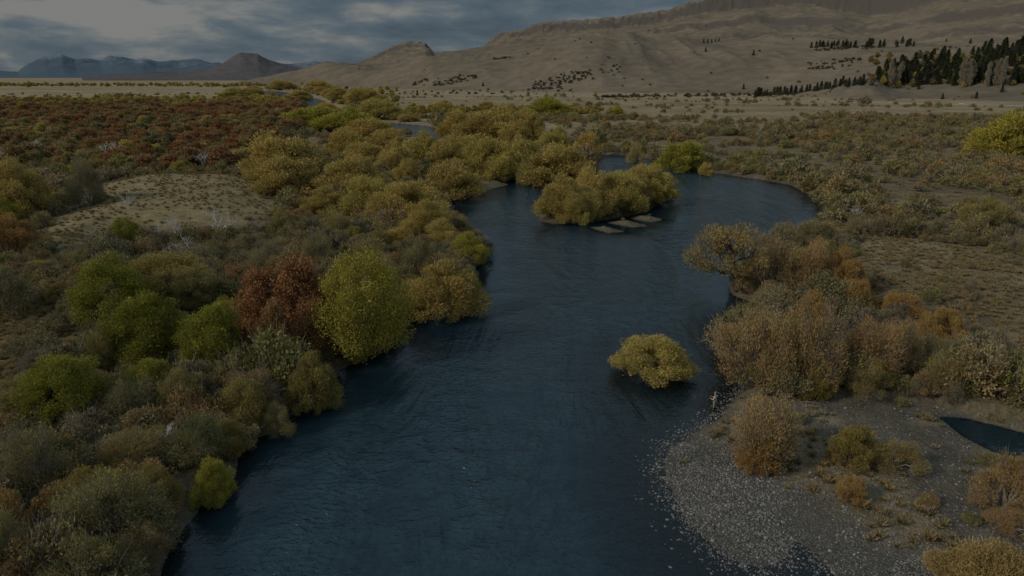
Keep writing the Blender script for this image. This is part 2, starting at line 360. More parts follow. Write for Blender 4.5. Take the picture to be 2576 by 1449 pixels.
DESC={'w':('willow_tree','golden yellow willow with feathery upright shoots on the riverbank','tree','golden willows along the river'),
 'wg':('willow_tree','yellow-green leafy willow growing near the water','tree','yellow-green willows by the river'),
 'wo':('willow_tree','rounded golden-orange willow with leafy crown on the bank','tree','golden-orange willows'),
 's':('willow_tree','thinly leaved orange willow with bare grey twigs','tree','half-bare orange willows'),
 'sy':('willow_tree','thinning yellow willow leaning over the river edge','tree','thinning yellow willows'),
 'so':('tall_shrub','tall olive twiggy shrub in the bankside thicket','shrub','tall olive shrubs'),
 'wv':('tall_shrub','leafy olive-green shrub in the bankside thicket','shrub','leafy olive shrubs'),
 'sg':('tall_shrub','tall grey-brown twiggy shrub in the bankside thicket','shrub','tall grey shrubs'),
 'c':('cypress_tree','dense egg-shaped green cypress among brown shrubs','tree','green cypresses'),
 'r':('leafy_tree','large round yellow-green tree overhanging the river bank','tree',None),
 'ro':('leafy_tree','rounded olive tree in the bankside thicket','tree','olive trees in the thicket'),
 'rg':('leafy_tree','rounded dark green tree in the bankside thicket','tree','green trees in the thicket'),
 'bo':('beech_tree','golden-rust autumn beech in the bankside thicket','tree','golden-rust beeches'),
 'b':('beech_tree','rust-red autumn beech in the bankside thicket','tree','rust-red beeches')}
TR=[('r',805,1025,640,918),('w',1015,1220,640,800),('wg',1125,1238,585,668),
('bo',600,740,690,900),('b',690,800,635,790),('bo',680,850,660,900),('bo',640,760,770,950),('bo',740,850,760,920),
('c',475,625,785,960),('c',285,475,745,930),('rg',200,400,655,850),('ro',330,520,650,790),('c',80,260,905,1090),('c',335,455,905,1025),('rg',280,360,560,650),('ro',430,560,690,800),
('wg',490,597,1140,1258),('wv',725,855,870,1030),
('w',815,975,395,500),('w',840,1010,440,550),('w',930,1110,465,580),('w',1000,1150,510,620),('w',1060,1170,560,640),('w',600,815,345,470),('w',650,830,400,505),('w',760,880,470,540),('w',960,1080,560,640),('so',880,990,600,690),
('wg',700,860,275,330),('wg',800,950,272,335),('w',860,1000,300,360),('w',810,930,330,400),('w',900,1040,330,400),('w',1000,1120,335,420),('w',850,980,360,430),('w',1070,1180,350,430),('w',1160,1290,350,450),('w',1220,1330,360,455),('w',1310,1500,355,462),('w',1050,1210,410,502),('w',980,1060,395,470),('w',950,1050,360,440),('w',1130,1230,345,420),('w',1270,1360,350,440),('sy',1200,1290,400,455),('sy',1290,1380,400,462),
('w',1100,1200,275,345),('w',1150,1320,270,362),('w',1280,1370,280,360),('w',1360,1440,315,380),('w',1440,1520,330,396),('w',1340,1420,330,390),('w',1250,1340,300,370),
('w',1350,1480,445,558),('w',1420,1550,428,542),('w',1480,1620,430,538),('w',1560,1692,422,514),('w',1500,1610,455,534),('w',1390,1480,480,562),('w',1440,1530,470,552),('wg',1600,1692,440,508),('w',1350,1430,480,552),('w',1540,1650,432,522),('w',1590,1690,460,512),
('wg',1650,1772,348,428),('sy',1565,1625,360,408),('w',1755,1792,402,438),('wg',2445,2640,292,410),
('w',940,990,250,276),('w',1080,1150,254,282),('w',1200,1250,256,282),('wg',1320,1430,248,292),('w',1260,1300,262,285),
('w',610,670,219,240),('w',670,740,214,228),('w',720,790,235,252),('w',770,860,216,236),('w',800,880,230,248),('w',860,960,222,258),('w',880,1010,270,302),('w',560,640,228,250),('w',1000,1060,290,308),('w',780,860,262,290),('w',820,900,285,318),
('w',-40,110,415,560),('w',60,150,440,540),('wg',-20,60,500,580),
('s',1870,2010,595,745),('s',1950,2100,610,750),('wo',2050,2165,630,750),('so',1990,2090,552,625),('s',1790,1990,760,965),('s',1860,2030,800,985),('s',1930,2125,770,1000),('s',2080,2260,800,975),('s',2190,2340,810,950),('wo',2310,2420,780,880),('so',2280,2430,850,950),('wo',2070,2200,710,800),('wo',2200,2310,730,810),('wo',1990,2080,740,830),('wv',2120,2230,900,985),
('s',1820,2010,985,1180),('wo',1860,1970,1100,1195),('w',1556,1752,836,948),('s',2430,2620,1125,1300),('wo',2370,2620,1370,1560),('ro',2415,2512,508,600),('wv',2080,2200,1065,1170),('so',2180,2330,1095,1185),('wo',2095,2190,1195,1265),('s',2490,2600,1265,1350),('so',2100,2240,905,1000),('so',2300,2440,900,1000),('wv',2000,2110,900,1000),
('wo',-60,110,1240,1420),('wo',-30,90,560,660),('wv',150,330,1180,1330),('so',250,420,1080,1210),('wv',560,700,960,1080),('so',150,420,1190,1400),('sg',420,600,1040,1190),('wv',520,640,1050,1150),('sg',560,760,930,1060),('so',640,740,1000,1090),('sg',0,200,1100,1290),('sg',300,450,1300,1420),('so',130,330,1340,1520),('wv',330,450,1190,1300),('sg',700,830,900,1010),('sg',900,1020,640,760),('so',1010,1110,600,700),('sg',600,700,640,760),('so',740,860,600,690),('sg',430,560,610,700),('sg',-60,110,660,800),('sg',180,290,430,540),('wv',230,330,820,950),('sg',250,400,950,1090),('ro',420,520,940,1060),('so',-40,90,1300,1500)]
prot={'w':(PW,PWl),'wg':(PWg,PWlg),'wo':(PWo,PWo),'wv':(PWv,PWv),'s':(PS,PS),'sy':(PSy,PSy),'so':(PSo,PSo),'sg':(PSg,PSg),'c':(PC,PC),'r':(PR,PR),'ro':(PRo,PRo),'rg':(PRg,PRg),'b':(PB,PB),'bo':(PBo,PBo)}
foot=[]
for i,(k,x0,x1,yt,yb) in enumerate(TR):
    x,y,R,h,dep=fit(x0,x1,yt,yb); z=float(land_h(np.array([x]),np.array([y]))[0]); z=max(z,-.3)
    ps=prot[k][0 if dep<170 else 1]; n,l,c,g=DESC[k]
    if x0==1556: l,g='round golden willow bush standing alone in the river shallows',None
    if (k,x0)==('c',475): l,g='bright lime-green egg-shaped cypress near the river bank',None
    put_tree(ps[i%len(ps)],n,x,y,z,R,h,l,c,g); foot.append((x,y,R))
foot=np.array(foot)
x,y=G(1848,728,.5); put_tree(PO,'willow_tree',x,y,.2,6.2,11.0,'leaning willow with dark exposed trunk and open crown over water','tree',None,rot=0.2,tilt=R_(-16))
def rand_thicket(n,y0,y1,cond,kinds,r0,r1):
    yv=np.sqrt(rng.uniform(y0**2,y1**2,n)); xv=rng.uniform(-1,1,n)*(yv*.85+6); sdv=river_sd(xv,yv)
    ok=cond(xv,yv,sdv)&(sdist(Zclear,xv,yv*1.0)<-3)&~inside(Zclear,xv*1.10,yv*1.10)&~inside(Zclear,xv*1.05,yv*1.05)
    for x,y in zip(xv[ok],yv[ok]):
        k=kinds[rng.integers(len(kinds))]; n_,l,c,g=DESC[k]; R=rng.uniform(r0,r1)
        dd=np.hypot(foot[:,0]-x,foot[:,1]-y)
        dd2=np.hypot(foot[:,0]-x*1.05,foot[:,1]-y*1.05)
        if (dd<foot[:,2]*.7+R*.5).any() or (dd2<foot[:,2]*.8).any(): continue
        ps=prot[k][0 if y<170 else 1]
        put_tree(ps[rng.integers(len(ps))],n_,x,y,float(land_h(np.array([x]),np.array([y]))[0]),R,R*rng.uniform(.9,1.6),l,c,g)
nozone=lambda x,y:~(inside(Zclear,x,y)|inside(Zochre,x,y)|inside(Zfield,x,y)|inside(Zgravel,x,y))
rand_thicket(700,30,120,lambda x,y,s:(x<.1*y)&(s<-.7)&nozone(x,y),['sg','so','wv','so','ro','sg','bo','wv','wg','wo'],1.3,2.8)
rand_thicket(560,120,235,lambda x,y,s:(x<.0*y)&(s<-2)&nozone(x,y),['sg','so','wv','so','w','wo','w'],2.0,3.7)
rand_thicket(900,35,260,lambda x,y,s:(x>.05*y)&(s<-1.0)&(s>-9)&nozone(x,y),['so','wv','so'],1.3,2.3)
# dead trees
DT=[make_dead(400+i) for i in range(3)]
for i,(px,py,h) in enumerate([(560,600,7.5),(285,425,11),(520,430,8),(470,670,6),(400,620,5),(880,300,10),(1260,440,8),(20,1400,4),(130,330,9),(430,345,10),(640,300,9),(2150,560,4),(210,470,6),(1090,580,5),(420,1140,3.2),(590,300,9),(450,600,5),(330,560,4),(90,400,9),(20,420,8)]):
    x,y=G(px,py,.8); o=bpy.data.objects.new('dead_tree',DT[i%3]); root.objects.link(o); s=h/6.0
    o.location=(x,y,float(surf(x,y)[0])); o.scale=(s,s,s); o.rotation_euler=(0,0,rng.uniform(0,6))
    top(o,'bleached bare dead tree with forked pale branches among shrubs','tree','bleached dead trees')
# ---------------------------------------------------------------- scatter system
def scatter_stuff(name,pts,scl,protos,label,cat):
    col=bpy.data.collections.new(name+'_source')
    for i,me in enumerate(protos):
        o=bpy.data.objects.new('%s_%02d'%(name,i),me); col.objects.link(o)
    n=len(pts); me=bpy.data.meshes.new(name); me.vertices.add(n); me.vertices.foreach_set('co',pts.astype(np.float32).ravel())
    a=me.attributes.new('rot','FLOAT_VECTOR','POINT'); r=np.zeros((n,3)); r[:,2]=rng.uniform(0,6.28,n)
    if cat=='pebbles': r[:,:2]=rng.normal(size=(n,2))*.4
    a.data.foreach_set('vector',r.astype(np.float32).ravel())
    a=me.attributes.new('scl','FLOAT_VECTOR','POINT'); a.data.foreach_set('vector',scl.astype(np.float32).ravel())
    a=me.attributes.new('idx','INT','POINT'); a.data.foreach_set('value',rng.integers(0,len(protos),n).astype(np.int32))
    ob=bpy.data.objects.new(name,me); root.objects.link(ob); top(ob,label,cat,None,'stuff')
    ng=bpy.data.node_groups.new(name+'_nodes','GeometryNodeTree')
    ng.interface.new_socket('Geometry',in_out='INPUT',socket_type='NodeSocketGeometry'); ng.interface.new_socket('Geometry',in_out='OUTPUT',socket_type='NodeSocketGeometry')
    N=ng.nodes; gi=N.new('NodeGroupInput'); go=N.new('NodeGroupOutput'); ci=N.new('GeometryNodeCollectionInfo'); ip=N.new('GeometryNodeInstanceOnPoints')
    ci.inputs['Collection'].default_value=col; ci.inputs['Separate Children'].default_value=True; ci.inputs['Reset Children'].default_value=True
    ip.inputs['Pick Instance'].default_value=True
    def att(nm,ty):
        q=N.new('GeometryNodeInputNamedAttribute'); q.data_type=ty; q.inputs['Name'].default_value=nm
        return [s for s in q.outputs if s.enabled and s.name=='Attribute'][0]
    L=ng.links; L.new(gi.outputs[0],ip.inputs['Points']); L.new(ci.outputs[0],ip.inputs['Instance'])
    L.new(att('idx','INT'),ip.inputs['Instance Index']); L.new(att('rot','FLOAT_VECTOR'),ip.inputs['Rotation']); L.new(att('scl','FLOAT_VECTOR'),ip.inputs['Scale'])
    L.new(ip.outputs[0],go.inputs[0]); md=ob.modifiers.new('scatter','NODES'); md.node_group=ng; return ob
def sample(n,y0,y1,dens):
    y=np.sqrt(rng.uniform(y0**2,y1**2,n)); x=rng.uniform(-1,1,n)*(y*.92+8)
    k=rng.random(n)<dens(x,y); return x[k],y[k]
def area(y0,y1): return .92*(y1**2-y0**2)+16*(y1-y0)
def d_shrub(x,y):
    sd=river_sd(x,y); nz=fbm(x*.035,y*.035,3); nb=fbm(x*.012+40,y*.03+9,3)
    zs=inside(Zshrub,x,y); left=(x<y*0.02+5)
    d=np.where(left&(y<230),.95,.2)
    d=np.where(zs,.10+.9*sst(.42,.6,nz),d)
    d=np.where(inside(Zfield,x,y),.10*sst(.45,.6,nz)+.02,d)
    cd=sdist(Zclear,x,y); d=np.where(cd>0,np.where(cd<5,.08,.015),d); d=np.where(inside(Zochre,x,y),.03,d)
    d=np.where(inside(Zclear,x*1.04,y*1.04)&(cd<0),.25,d)
    d=np.where(inside(Zred,x,y),.3,d)
    gv=inside(Zgravel,x,y); d=np.where(gv,np.where(inside(Zbright,x,y),.005,.07),d)
    far=y>480; d=np.where(far&~inside(Zred,x,y)&~zs,.45*sst(.57,.66,nb)*np.clip(800/y,0,1)**1.5,d)
    mid=(y>230)&(y<=480)&~inside(Zred,x,y)&~zs; d=np.where(mid,.06+.45*sst(.5,.65,nb),d)
    rb=(sd>-14)&(x>0)&(y<500)&~gv; d=np.where(rb,.85,d)
    for k in (1,3,4,5): d=np.where(inside(ISLES[k],x,y),.0,d)
    return np.where(sd>-.4,0,d)
sx,sy=[],[]
for a_,b_,per in [(22,130,3.2),(130,260,7.0),(260,520,15),(520,1250,95)]:
    n=int(area(a_,b_)/per); xx,yy=sample(n,a_,b_,d_shrub); sx.append(xx);sy.append(yy)
sx=np.concatenate(sx);sy=np.concatenate(sy); sz=surf(sx,sy)-.05
pxs,pys,dp=proj(sx,sy,sz); vis=(pxs>-30)&(pxs<2610)&(pys<1475)
size=np.exp(rng.normal(-.08,.32,len(sx)))*np.where(sy>250,1.15,1)*np.where(inside(Zclear,sx,sy)|inside(Zfield,sx,sy)|inside(Zgravel,sx,sy),.5,1)
size*=np.where(inside(Zclear,sx*1.05,sy*1.05),.7,1)
order=np.argsort(np.where(vis,np.hypot(sx,sy)/size,1e9)); ind=order[:280]; rest=order[280:]
SH=[make_shrub(500+i,True) for i in range(6)]; SL=[make_shrub(520+i,False) for i in range(5)]
for j,i in enumerate(ind):
    o=bpy.data.objects.new('shrub',SH[j%6]); root.objects.link(o); s=size[i]; o.location=(sx[i],sy[i],sz[i]); o.scale=(s,s,s*rng.uniform(.8,1.3)); o.rotation_euler=(0,0,rng.uniform(0,6.28))
    top(o,'twiggy grey-brown shrub in the riverside scrub','shrub','grey-brown shrubs of the riverside scrub')
rn=rest[sy[rest]<140]; rf=rest[sy[rest]>=140]
def s3(s): return np.stack([s,s,s*rng.uniform(.75,1.25,len(s))],1)
def P3(i): return np.stack([sx[i],sy[i],sz[i]],1)
scatter_stuff('scrub',P3(rn),s3(size[rn]),SH,'dense grey-brown scrub covering the river banks','scrub')
scatter_stuff('distant_scrub',P3(rf),s3(size[rf]*1.2),SL,'distant brown scrub dotted over the valley floor','scrub')
# red beeches
def d_red(x,y):
    z=inside(Zred,x,y); nz=fbm(x*.022+3,y*.022,3); return np.where(z&(river_sd(x,y)<-2),.75+.4*sst(.42,.58,nz),0)
a_,b_=200,760; rx,ry=sample(int(area(a_,b_)/18),a_,b_,d_red); rz=surf(rx,ry)
isred=(fbm(rx*.016+31,ry*.012,3)+rng.normal(size=len(rx))*.06)>.455
BL=[make_tree('beech',230+i,False,True,mat='red')['crown'] for i in range(4)]
BLr=[recolor({'crown':BL[1]},'rust')['crown'],recolor({'crown':BL[3]},'rust')['crown']]
BLo=[recolor({'crown':BL[0]},'olive')['crown'],recolor({'crown':BL[1]},'shrub')['crown'],recolor({'crown':BL[2]},'yellow')['crown'],recolor({'crown':BL[3]},'shrub')['crown']]
q=proj(rx,ry,rz); vis=(q[0]>-30)&(q[0]<2600)&isred; rs=np.exp(rng.normal(-.22,.38,len(rx))); rs=np.clip(rs,.35,1.5); order=np.argsort(np.where(vis,ry/rs,1e9)); ind=order[:240]; rest=order[240:]
BB=BL+BLr
for j,i in enumerate(ind):
    o=bpy.data.objects.new('beech_tree',BB[j%6]); root.objects.link(o); s=rs[i]; o.location=(rx[i],ry[i],rz[i]); o.scale=(s*1.25,s*1.25,s*.8); o.rotation_euler=(0,0,rng.uniform(0,6.28))
    top(o,'rust-red autumn beech in a low valley wood','tree','rust-red beeches of the valley wood')
Pr=np.stack([rx,ry,rz],1); Sr=s3(rs)*np.array([1.3,1.3,.8]); ra=rest[isred[rest]]; rb_=rest[~isred[rest]]
scatter_stuff('beech_wood',Pr[ra],Sr[ra],BB,'distant rust-red beech wood on the valley floor','wood')
scatter_stuff('mixed_wood',Pr[rb_],Sr[rb_]*.8,BLo+BLr[:1],'grey and olive low wood between the beeches','wood')
# far yellow riverside wood, treeline
WL=[recolor({'crown':make_tree('beech',240+i,False,True)['crown']},'yellow')['crown'] for i in range(4)]
WL+=[recolor({'crown':WL[0]},'olive')['crown'],recolor({'crown':WL[1]},'ygreen')['crown']]
wx,wy,ws=[],[],[]
for k in range(620):
    px=rng.uniform(-250,830); py=266+rng.normal()*6.5-(px/830)*8; x,y=G(px,py,.8); wx.append(x);wy.append(y);ws.append(rng.uniform(.7,1.7))
for k in range(330):
    px=rng.uniform(-200,800); py=215+rng.normal()*1.0+(px>500)*1.0+abs(rng.normal())*1.2; x,y=G(px,py,.8); wx.append(x);wy.append(y);ws.append(rng.uniform(1.2,2.4))
for k in range(240):
    px=rng.uniform(600,1000); py=rng.uniform(220,285); x,y=G(px,py,.8); wx.append(x);wy.append(y);ws.append(rng.uniform(.8,1.6))
for k in range(160):
    px=rng.uniform(1020,1560); py=283+rng.normal()*6; x,y=G(px,py,.8); wx.append(x);wy.append(y);ws.append(rng.uniform(.6,1.2))
wx=np.array(wx);wy=np.array(wy);ws=np.array(ws); keep=(river_sd(wx,wy)<-5)
scatter_stuff('riverside_wood',np.stack([wx,wy,np.full(len(wx),.7)],1)[keep],s3(ws)[keep]*np.array([1.25,1.25,.75]),WL,'distant yellow willows following the far river course','wood')
# pines / poplars
PN=[make_pine(600+i) for i in range(4)]; PP=[make_poplar(620+i) for i in range(3)]
def onhill(px,py,me,name,h,h0,label,group):
    p=hit(px,py)
    if p is None: return
    o=bpy.data.objects.new(name,me); root.objects.link(o); s=h/h0; o.location=(p[0],p[1],p[2]-.3); o.scale=(s*1.1,s*1.1,s); o.rotation_euler=(0,0,rng.uniform(0,6)); top(o,label,'tree',group)
for k in range(215):
    px=2200+420*rng.random()**.8; hi_=185-(px-2200)*.2; py=rng.uniform(max(hi_,125),216)
    onhill(px,py,PN[k%4],'pine_tree',rng.uniform(9,24),12,'dark green pine in a plantation at the hill foot','plantation pines')
for k in range(120):
    px=rng.uniform(2190,2620); py=rng.uniform(145,222)
    onhill(px,py,BLo[k%4],'leafy_tree',rng.uniform(6,14),6.5,'rounded brown-olive tree among the hill-foot pines','broadleaf trees among the pines')
for k in range(42):
    t=k/41; px=1895+t*280+rng.normal()*3; py=247-t*35+rng.normal()*2
    onhill(px,py,PN[k%4],'pine_tree',rng.uniform(7,15),12,'small dark pine in a row crossing the fields','windbreak pines')
for k in range(40):
    px=rng.uniform(2040,2300); py=118+rng.normal()*3-(px>2180)*4
    onhill(px,py,PN[k%4],'pine_tree',rng.uniform(9,15),12,'dark pine on a high hillside terrace','hillside pines')
for px,py in [(1770,108),(1780,108),(1790,107),(1800,106),(1808,104),(1895,140),(1775,130),(1870,225),(2370,250),(2455,248),(1215,217),(1050,240),(2310,225),(1960,230),(2520,232),(2380,105),(2440,110),(570,240),(1075,205)]:
    onhill(px,py,PN[0],'pine_tree',rng.uniform(8,12),12,'lone dark pine on open grassland','scattered lone pines')
for k,px in enumerate([2243,2250,2256,2262,2414,2420,2432,2438,2444,2500,2506,2512,2518,2480,2235]):
    onhill(px,216+rng.normal()*2,PP[k%3],'poplar_tree',rng.uniform(26,40),20,'tall bare pale poplar in front of dark pines','bare pale poplars')
# hillside scrub
hx,hy,hz=[],[],[]
for (x0,x1,y0,y1,n) in [(1090,1200,192,216,90),(1340,1480,183,224,120),(1450,1560,165,200,30),(1240,1285,145,150,20),(1040,1070,200,215,20),(1500,2000,238,246,170),(2030,2170,150,175,60),(2050,2200,118,128,60),(900,1500,225,240,60)]:
    for k in range(n):
        t=rng.random(); s=rng.normal()*.22
        px=x0+(x1-x0)*t; py=y1+(y0-y1)*np.clip(t+s,0,1); p=hit(px,py)
        if p: hx.append(p[0]);hy.append(p[1]);hz.append(p[2])
for k in range(60):
    p=hit(rng.uniform(850,2576),rng.uniform(60,235))
    if p and p[2]>3: hx.append(p[0]);hy.append(p[1]);hz.append(p[2])
M['dscrub']=leafmat('hill_scrub_leaves',(.06,.052,.035),(.16,.135,.085),[(.8,.85,.8),W1])
scatter_stuff('hillside_scrub',np.stack([hx,hy,hz],1),s3(rng.uniform(.9,2.2,len(hx))),[recolor({'crown':SL[0]},'dscrub')['crown'],recolor({'crown':SL[1]},'dscrub')['crown']],'dark scrub patches on the hill slopes','scrub')
# tussock grass
def d_grass(x,y):
    sd=river_sd(x,y); nz=fbm(x*.2,y*.2,2)
    z=inside(Zclear,x,y)|inside(Zfield,x,y); d=np.where(z,.4+.5*sst(.4,.6,nz),.25)
    d=np.where(inside(Zochre,x,y),1,d); d=np.where(inside(Zgravel,x,y),np.where(inside(Zbright,x,y),.012,.03+.5*sst(.46,.6,fbm(x*.15+3,y*.15,2))),d); return np.where(sd>-.6,0,d)
gx,gy=sample(int(area(22,125)/.5),22,125,d_grass); g2=sample(int(area(125,210)/2.5),125,210,d_grass)
gx=np.concatenate([gx,g2[0]]); gy=np.concatenate([gy,g2[1]]); gs=rng.uniform(.6,1.5,len(gx))
scatter_stuff('tussock_grass',np.stack([gx,gy,land_h(gx,gy)-.02],1),s3(gs),[make_tussock(i) for i in range(4)],'dry straw-coloured tussock grass','grass')
# pebbles
def pebmat():
    m,nt,o=newmat('river_pebbles'); b=NB(nt); oi=b.n('ShaderNodeObjectInfo').outputs['Random']
    c=b.ramp(oi,[(0,(.09,.08,.068)),(.45,(.16,.146,.125)),(.85,(.22,.202,.175)),(1,(.32,.30,.265))])
    d=b.n('ShaderNodeBsdfDiffuse'); b.l(c,d.inputs[0]); b.l(d.outputs[0],o.inputs[0]); return m
import bmesh
pm=pebmat(); PEB=[]
for s in range(4):
    bm=bmesh.new(); bmesh.ops.create_icosphere(bm,subdivisions=2,radius=1); rg=np.random.default_rng(s)
    a=rg.normal(size=(3,3))
    for v in bm.verts:
        k=1+.12*math.sin(v.co.x*3+a[0][0])+.12*math.sin(v.co.y*3+a[1][1]*3); v.co=Vector((v.co.x*k*1.25,v.co.y*k*.9,v.co.z*k*.6))
    me=bpy.data.meshes.new('pebble_mesh'); bm.to_mesh(me); bm.free(); me.materials.append(pm); me.polygons.foreach_set('use_smooth',np.ones(len(me.polygons),bool)); PEB.append(me)
def d_peb(x,y):
    sd=river_sd(x,y); z=inside(Zgravel,x,y); br=sst(-3,3,sdist(Zbright,x,y)); nz=fbm(x*.25+7,y*.25,3)
    d=np.where(z,(.22+.78*br)*(.25+.95*sst(.36,.58,nz)),0); d=np.where(sd>0,np.where((x>5)&(y<75),.5*np.exp(-sd/3.0),0),d)
    d=np.where(sdist(ISLES[2],x,y)>-2.5,.05,d); d=np.where(sdist(POND,x,y)>-.4,0,d)
    return d
px_,py_=sample(int(area(24,72)/.011),24,72,d_peb)
k=px_>3; px_=px_[k];py_=py_[k]
ps=np.exp(rng.normal(-3.0,.35,len(px_)))
scatter_stuff('pebbles',np.stack([px_,py_,land_h(px_,py_)+ps*.15],1),np.stack([ps]*3,1),PEB,'grey rounded river pebbles of the gravel bar','pebbles')
# ---------------------------------------------------------------- ground sheet
rows,cols=1000,560
yy=np.geomspace(9,60000,rows); ss=np.linspace(-1,1,cols)
Y=np.repeat(yy[:,None],cols,1); X=ss[None]*(Y*1.0+15)
x=X.ravel();y=Y.ravel(); near=y<4500
sd=np.full(x.shape,-99.0); sd[near]=river_sd(x[near],y[near])
z=np.full(x.shape,.9); z[near]=land_h(x[near],y[near],sd[near])
col=np.zeros((len(x),3)); soil=np.array([.175,.142,.092]); fargr=np.array([.34,.265,.17])
r=np.hypot(x,y); w=sst(220,520,r)[:,None]; col[:]=soil*(1-w)+fargr*w
def zone(poly,c,soft,amt=1.0):
    global col
    q=np.zeros(x.shape); q[near]=sst(-soft,soft,sdist(poly,x[near],y[near])+(fbm(x[near]/soft/1.5,y[near]/soft/1.5,4)-.5)*soft*4)*amt
    col=col*(1-q[:,None])+np.array(c)*q[:,None]
zone(Zclear,(.26,.205,.115),5); zone(Zochre,(.27,.185,.075),4); zone(Zred,(.20,.13,.08),20); zone(Zfield,(.27,.21,.13),6); zone(Zshrub,(.21,.165,.105),12,.85)
gm=np.zeros(x.shape); nn=y<120; gm[nn]=sst(-2.5,2.5,sdist(Zgravel,x[nn],y[nn])+(fbm(x[nn]*.3,y[nn]*.3,3)-.5)*6); gm=np.maximum(gm,sst(-.8,0.3,sd)*(y<700))
br=np.zeros(x.shape); br[nn]=sst(-3,3,sdist(Zbright,x[nn],y[nn]))
gn=np.zeros(x.shape); gn[nn]=sst(.42,.6,fbm(x[nn]*.15+3,y[nn]*.15,4))
gc=(np.array([.16,.135,.10])*(1-gn[:,None])+np.array([.24,.19,.12])*gn[:,None])*(1-br[:,None])+np.array([.15,.138,.12])*br[:,None]
col=col*(1-gm[:,None])+gc*gm[:,None]; gm=gm*(.45*(1-gn*(1-br))+.55*np.maximum(br,(sd>-.5)*1.0))
nb=(y>300)&(y<6000); k2=fbm(x[nb]*.004+3,y[nb]*.012,4); col[nb]*=(.72+.5*k2)[:,None]
i,j=np.meshgrid(np.arange(rows-1),np.arange(cols-1),indexing='ij'); f=np.stack([i*cols+j,i*cols+j+1,(i+1)*cols+j+1,(i+1)*cols+j],-1).reshape(-1,4)
m,nt,o=newmat('ground_soil_grass'); b=NB(nt); tc=b.n('ShaderNodeTexCoord').outputs['Object']
ca=b.n('ShaderNodeAttribute',attribute_name='zone'); ga=b.n('ShaderNodeAttribute',attribute_name='gravel').outputs['Fac']
n1=b.noise(tc,.35,6,.65); n2=b.noise(tc,2.6,4,.7); n3=b.noise(tc,.018,5,.65)
c=b.mix(1,ca.outputs['Color'],b.ramp(n1,[(.3,(.62,.62,.62)),(.7,(1.3,1.28,1.22))]),'MULTIPLY')
c=b.mix(1,c,b.ramp(n2,[(.3,(.65,.65,.65)),(.7,(1.3,1.3,1.3))]),'MULTIPLY')
c=b.mix(1,c,b.ramp(n3,[(.35,(.74,.75,.75)),(.65,(1.2,1.17,1.1))]),'MULTIPLY')
vo=b.n('ShaderNodeTexVoronoi'); vo.inputs['Scale'].default_value=8.5; b.l(tc,vo.inputs['Vector'])
sx_=b.n('ShaderNodeSeparateColor'); b.l(vo.outputs['Color'],sx_.inputs[0])
pc=b.ramp(sx_.outputs[0],[(0,(.09,.083,.07)),(.6,(.15,.138,.118)),(1,(.28,.26,.23))]); pc=b.mix(b.math('MULTIPLY',vo.outputs['Distance'],1.2,clamp=True),pc,(.06,.055,.047))
c=b.mix(b.math('MULTIPLY',ga,.85),c,pc)
bs=b.n('ShaderNodeBsdfDiffuse'); b.l(c,bs.inputs[0])
bp=b.n('ShaderNodeBump'); bp.inputs['Strength'].default_value=.9; bp.inputs['Distance'].default_value=.35; b.l(b.math('ADD',n2,n1),bp.inputs['Height']); b.l(bp.outputs[0],bs.inputs['Normal']); b.l(bs.outputs[0],o.inputs[0])
me=quadmesh('ground',np.stack([x,y,z],1),f,[m],None,{'zone':col,'gravel':gm},True)
g=bpy.data.objects.new('ground',me); root.objects.link(g); top(g,'valley floor of dry grass, scrub soil and river gravel','ground',None,'structure')
# ---------------------------------------------------------------- water
rows,cols=520,300; yy=np.geomspace(9,3200,rows); ss=np.linspace(-1,1,cols); Y=np.repeat(yy[:,None],cols,1); X=ss[None]*(Y*.95+12); x=X.ravel();y=Y.ravel(); sd=river_sd(x,y)
shal=sst(-2,12,x)*(1-sst(70,95,y))
dsc=2.6+ (17-2.6)*shal; dep=np.clip(sd/dsc,0,1)**.85; dep=np.where(sd<=0,0,dep)
pd=sdist(POND,x,y)>.3; dep=np.where(pd,np.maximum(dep,.8),dep)
cur=sst(.5,11,sd); cur=np.where(pd,0.0,cur)
z=np.where(sd<-6,-.25,0.0)
i,j=np.meshgrid(np.arange(rows-1),np.arange(cols-1),indexing='ij'); f=np.stack([i*cols+j,i*cols+j+1,(i+1)*cols+j+1,(i+1)*cols+j],-1).reshape(-1,4)
fk=(sd[f]>-8).any(1); f=f[fk]
m,nt,o=newmat('river_water'); b=NB(nt); tc=b.n('ShaderNodeTexCoord').outputs['Object']; da=b.n('ShaderNodeAttribute',attribute_name='depth').outputs['Fac']; cu=b.n('ShaderNodeAttribute',attribute_name='current').outputs['Fac']
w1=b.noise(b.scalev(tc,(.8,1.0,1)),.5,4,.6,.8); w2=b.noise(b.scalev(tc,(.8,1.2,1)),1.9,3,.6,.5); w3=b.noise(b.scalev(tc,(1,.28,1)),.09,4,.62,1.4)
hgt=b.math('ADD',b.math('MULTIPLY',w1,.9),b.math('MULTIPLY',w2,.42))
hgt=b.math('MULTIPLY',hgt,b.ramp(w3,[(.36,.2),(.66,1.0)])); hgt=b.math('MULTIPLY',hgt,b.math('ADD',.16,b.math('MULTIPLY',cu,.95)))
bp=b.n('ShaderNodeBump'); bp.inputs['Strength'].default_value=1.0; bp.inputs['Distance'].default_value=.70; b.l(hgt,bp.inputs['Height'])
bf=b.ramp(b.math('ADD',b.math('MULTIPLY',w3,.7),b.math('MULTIPLY',w1,.3)),[(.36,0.0),(.64,1.0)])
body=b.mix(b.math('MULTIPLY',bf,b.math('ADD',.25,b.math('MULTIPLY',cu,.75))),(.009,.024,.032),(.034,.066,.084))
df=b.n('ShaderNodeBsdfDiffuse'); b.l(body,df.inputs[0]); b.l(bp.outputs[0],df.inputs['Normal'])
tp=b.n('ShaderNodeBsdfTransparent'); tp.inputs[0].default_value=(.50,.54,.52,1)
